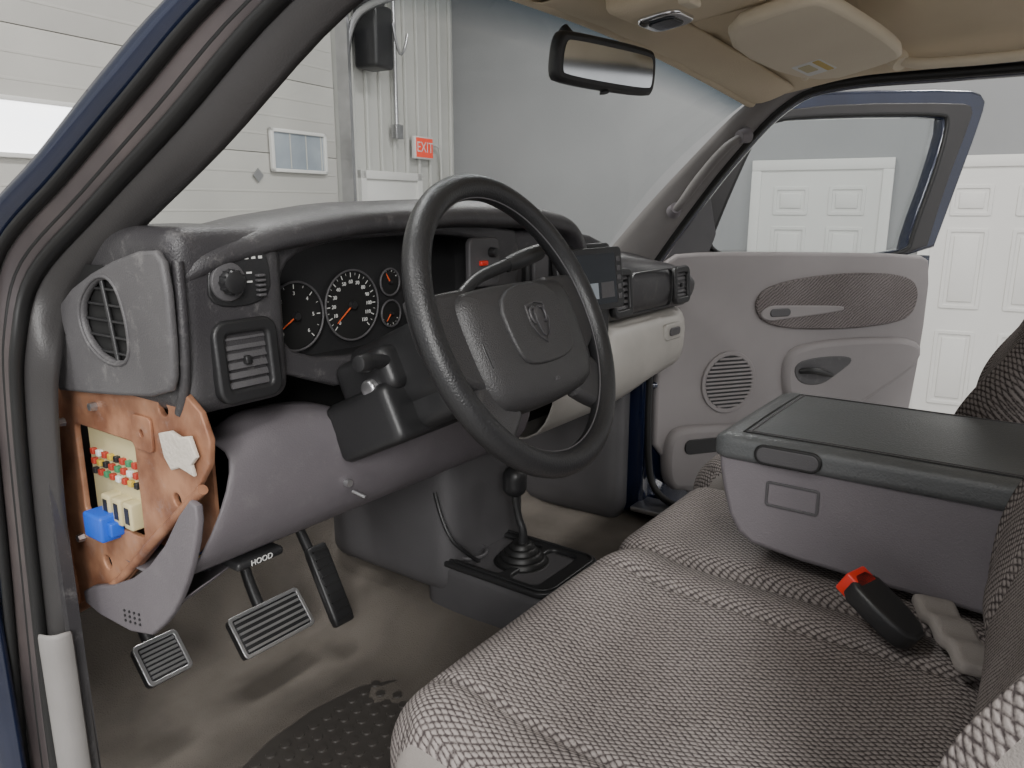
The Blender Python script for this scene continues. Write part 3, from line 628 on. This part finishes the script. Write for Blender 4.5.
# ------------------------------------------------------------------ seats
bs=empty('bench_seat')
def drv(p,n0):
    p=p.copy()
    if n0.z>-.3:
        k=(n0.z+.3)/1.3
        p.z+=k*(.016*abs(n0.x)**3-.014*(1-n0.x**2)*(1-((n0.y+.2)/1.2)**2)+.010*math.exp(-((n0.y-.72)/.2)**2))
        for g in (-.64,.64): p.z-=k*.006*math.exp(-((n0.x-g)/.022)**2)*(1 if n0.y<.9 else .3)
    if n0.y>.5: p.y-=.035*abs(n0.x)**4*((n0.y-.5)/.5)
    return p
mf=lambda c: 1 if (c.z<.005 or abs(c.x)>.255) else 0
cushion('driver_cushion',(-.436,-.275,.235),(.535,.57,.285),.075,[fabric,cloth],bs,n=70,fn=drv,matfn=mf)
cushion('centre_cushion',(.002,-.29,.238),(.335,.58,.27),.045,[fabric,cloth],bs,n=30,matfn=lambda c:1 if c.z<-.05 else 0)
cushion('passenger_cushion',(.445,-.255,.240),(.54,.59,.30),.075,[fabric,cloth],bs,n=50,fn=drv,matfn=mf)
def bk(p,n0):
    p=p.copy()
    if n0.y>0:
        p.y+=.045*abs(n0.x)**4*math.exp(-((n0.z+.5)/.4)**2)-.012*(1-n0.x**2)
        for g in (-.6,.6): p.y-=.008*math.exp(-((n0.x-g)/.03)**2)
    return p
cushion('driver_backrest',(0,0,0),(.55,.15,.66),.07,[fabric,cloth],bs,n=50,fn=bk,M=TR((-.436,-.655,.69),(17,0,0)),matfn=lambda c:1 if (abs(c.x)>.268 or c.y<-.02) else 0)
cushion('passenger_backrest',(0,0,0),(.53,.15,.66),.07,[fabric,cloth],bs,n=50,fn=bk,M=TR((.46,-.550,.67),(17,0,0)),matfn=lambda c:1 if (c.y<.0) else 0)
box('seat_frame',(-.68,-.6,.01),(.70,-.08,.12),rubber,bs,bev=.02)
# fold-down console
ac=empty('centre_armrest_console')
MY=frame((.015,0,0),(0,1,0),(0,0,1),(1,0,0))
plate('storage_body',smoothpoly([(-.166,.535),(-.170,.50),(-.190,.43),(-.225,.408),(-.45,.398),(-.80,.39),(-.82,.535)],1),[],.300,grey,ac,MY,bev=.008)
cushion('padded_lid',(0,0,0),(.318,.68,.038),.013,ashtop,ac,n=36,M=TR((.015,-.493,.545)),fn=lambda p,n0:p+Vector((0,0,.006*(1-n0.x**2)*(1-n0.y**4) if n0.z>0 else 0)))
for y in (-.188,-.196): tube('lid_seam_front',[(-.12,y,.5652),(.0,y,.5690),(.15,y,.5652)],.0013,rubber if y>-.19 else char2,ac)
for x in (-.120,-.112,.150): tube('lid_seam_side',[(x,-.19,.5652),(x,-.5,.5668),(x,-.8,.5657)],.0013,rubber if x<-.115 else char2,ac)
MS=frame((-.146,0,0),(0,-1,0),(0,0,1),(-1,0,0))
plate('lid_latch_ring',rrect(.215,.300,.533,.558,.012),[rrect(.218,.297,.536,.555,.009)],.006,rubber,ac,MS,bev=.002)
plate('lid_latch_button',rrect(.218,.297,.536,.555,.009),[],.007,char2,ac,MS,bev=.002)
plate('side_badge',rrect(.230,.300,.470,.505,.004),[rrect(.232,.298,.472,.503,.003)],.003,char2,ac,frame((-.1355,0,0),(0,-1,0),(0,0,1),(-1,0,0)),bev=.0008)
# buckle
sb=empty('seat_belt_buckle')
p0=Vector((-.236,-.372,.440)); p1=Vector((-.262,-.452,.392)); ax=(p1-p0).normalized(); sx=Vector((1,-.28,0)).normalized(); sx=(sx-ax*sx.dot(ax)).normalized(); MB=frame(p0,sx,ax,sx.cross(ax))
plate('body',smoothpoly([(-.020,0),(.020,0),(.021,.055),(.013,.085),(-.013,.085),(-.021,.055)],1),[],.026,black,sb,MB,bev=.005)
box('release_button',(-.0185,-.008,-.013),(.0185,.016,.0150),redp,sb,bev=.003,M=MB)
cushion('webbing_sleeve',(0,0,0),(.05,.15,.018),.008,cloth,sb,n=14,M=TR((-.218,-.480,.398),(0,10,-62)),fn=lambda p,n0:p+Vector((0,0,.003*math.sin(n0.y*9))))
# ------------------------------------------------------------------ passenger door
pd=empty('passenger_door')
dw=Vector((.81,-.586,0)).normalized()
MD=frame((.80,.40,0),dw,(0,0,1),dw.cross(Vector((0,0,1))))
zc=dw.cross(Vector((0,0,1)))
sgn=1 if zc.dot(Vector((-1,-1,0)))>0 else -1
def dM(d): return MD@Matrix.Translation((0,0,sgn*d))
body=[(.0,-.05),(.0,.73),(.97,.715),(.975,.45),(.95,.2),(.90,-.05)]
plate('outer_shell',body,[],.10,navy,pd,dM(-.062),bev=.01)
frame_o=smoothpoly([(.0,.70),(.0,.76),(.13,.92),(.28,1.115),(.34,1.165),(.60,1.19),(1.05,1.215),(1.125,1.20),(1.12,1.15),(1.05,.93),(.975,.70)],1)
frame_h=smoothpoly([(.155,.715),(.21,.86),(.30,1.06),(.345,1.115),(.60,1.135),(.96,1.150),(.995,1.135),(.965,.98),(.905,.80),(.89,.715)],1)
plate('window_frame',frame_o,[frame_h],.045,navy,pd,dM(-.045),bev=.01)
hin=smoothpoly([(.03,.70),(.045,.755),(.165,.905),(.31,1.085),(.36,1.130),(.60,1.160),(1.03,1.178),(1.075,1.168),(1.065,1.12),(1.00,.93),(.945,.70)],1)
plate('window_inner_trim',hin,[frame_h],.012,pilm,pd,dM(-.020),bev=.004)
plate('window_glass',frame_h,[],.004,dg_,pd,dM(-.05))
tube('window_run_seal',[MD@Vector((a,b,sgn*-.02)) for a,b in frame_h],.007,rubber,pd,cyc=True)
panel=smoothpoly([(.02,.06),(.02,.66),(.03,.735),(.16,.742),(.50,.735),(.90,.722),(.945,.70),(.945,.45),(.92,.18),(.86,.05),(.5,.03)],1)
plate('inner_trim_panel',panel,[],.03,doorgrey,pd,dM(.004),bev=.010)
plate('mirror_flag_trim',[(.02,.73),(.16,.735),(.185,.80),(.16,.90)],[],.02,char2,pd,dM(-.01),bev=.004)
ins=smoothpoly([(.31,.60),(.36,.655),(.60,.68),(.82,.672),(.90,.64),(.90,.56),(.84,.525),(.60,.515),(.36,.535)],2)
plate('fabric_insert',ins,[],.012,fabric2,pd,dM(.022),bev=.004)
tube('insert_piping',[MD@Vector((a,b,sgn*.024)) for a,b in ins],.004,doorgrey,pd,cyc=True,spl=False)
plate('lock_bezel',smoothpoly([(.33,.570),(.36,.592),(.42,.590),(.62,.582),(.62,.572),(.42,.558),(.36,.552)],2),[],.012,doorgrey,pd,dM(.026),bev=.004)
plate('lock_slot',rrect(.365,.43,.565,.583,.009),[],.010,char2,pd,dM(.030),bev=.003)
arm=smoothpoly([(.44,.43),(.50,.462),(.75,.466),(.92,.45),(.925,.40),(.80,.33),(.66,.265),(.55,.255),(.46,.30)],2)
plate('armrest_bolster',arm,[],.05,doorgrey,pd,dM(.012),bev=.020)
rec=smoothpoly([(.42,.43),(.53,.455),(.68,.45),(.72,.43),(.64,.37),(.56,.32),(.45,.34)],2)
plate('pull_recess',[(.545+(a-.545)*.72,.395+(b-.395)*.62) for a,b in rec],[],.012,capm,pd,dM(.033),bev=.004)
tube('door_opener_handle',[MD@Vector(v) for v in ((.48,.395,sgn*.038),(.50,.40,sgn*.054),(.55,.392,sgn*.058),(.59,.378,sgn*.045))],[.008,.010,.010,.007],black,pd)
plate('speaker_ring',ell(.245,.375,.088,.090),[ell(.245,.375,.080,.082)],.010,doorgrey,pd,dM(.02),bev=.003)
plate('speaker_disc',ell(.245,.375,.080,.082),[],.006,black,pd,dM(.0195))
for i in range(13):
    h=-.070+i*.01167; w=math.sqrt(max(.079**2-h*h,0)); box('speaker_slat',(.245-w,.375+h-.0030,-.004),(.245+w,.375+h+.0030,.004),doorgrey,pd,bev=.001,M=dM(.023))
poc=smoothpoly([(.06,.22),(.10,.24),(.30,.225),(.55,.215),(.80,.20),(.82,.12),(.76,.07),(.10,.07),(.06,.10)],2)
plate('map_pocket',poc,[],.05,doorgrey,pd,dM(.016),bev=.020)
plate('pocket_opening',rrect(.10,.32,.175,.215,.018),[],.012,black,pd,dM(.039),bev=.002)
for z in (.18,.60): box('hinge',(-.05,z-.03,-.03),(.04,z+.03,.0),navy,pd,bev=.006,M=dM(-.07))
tube('door_check_strap',[(.77,.41,.38),(.80,.39,.38),(.83,.37,.38)],.010,navy,pd)
# ------------------------------------------------------------------ lights
def area(name,loc,size,power,col=(1,.985,.96),target=None,sy=None):
    l=bpy.data.lights.new(name,'AREA'); l.energy=power; l.size=size; l.color=col
    if sy: l.shape='RECTANGLE'; l.size_y=sy
    o=bpy.data.objects.new(name,l); COL.objects.link(o); o.location=loc
    d=Vector(target)-Vector(loc) if target else Vector((0,0,-1)); o.rotation_euler=d.to_track_quat('-Z','Y').to_euler(); return o
for i,(s,q) in enumerate(((2.2,2.4),(5.2,2.4),(2.2,5.6),(8.2,2.6),(8.2,5.6),(5.4,8.8))):
    area('ceiling_light',MR@Vector((s,q,3.42)),1.3,72,sy=.5)
area('side_fill_light',(-3.6,-2.6,2.2),1.2,165,target=(-.3,.2,.6))  # added fill lamp, brightens the cab from the camera side
w=bpy.data.worlds.new('world'); bpy.context.scene.world=w; w.use_nodes=True
w.node_tree.nodes['Background'].inputs['Color'].default_value=(.98,.98,1,1); w.node_tree.nodes['Background'].inputs['Strength'].default_value=.95
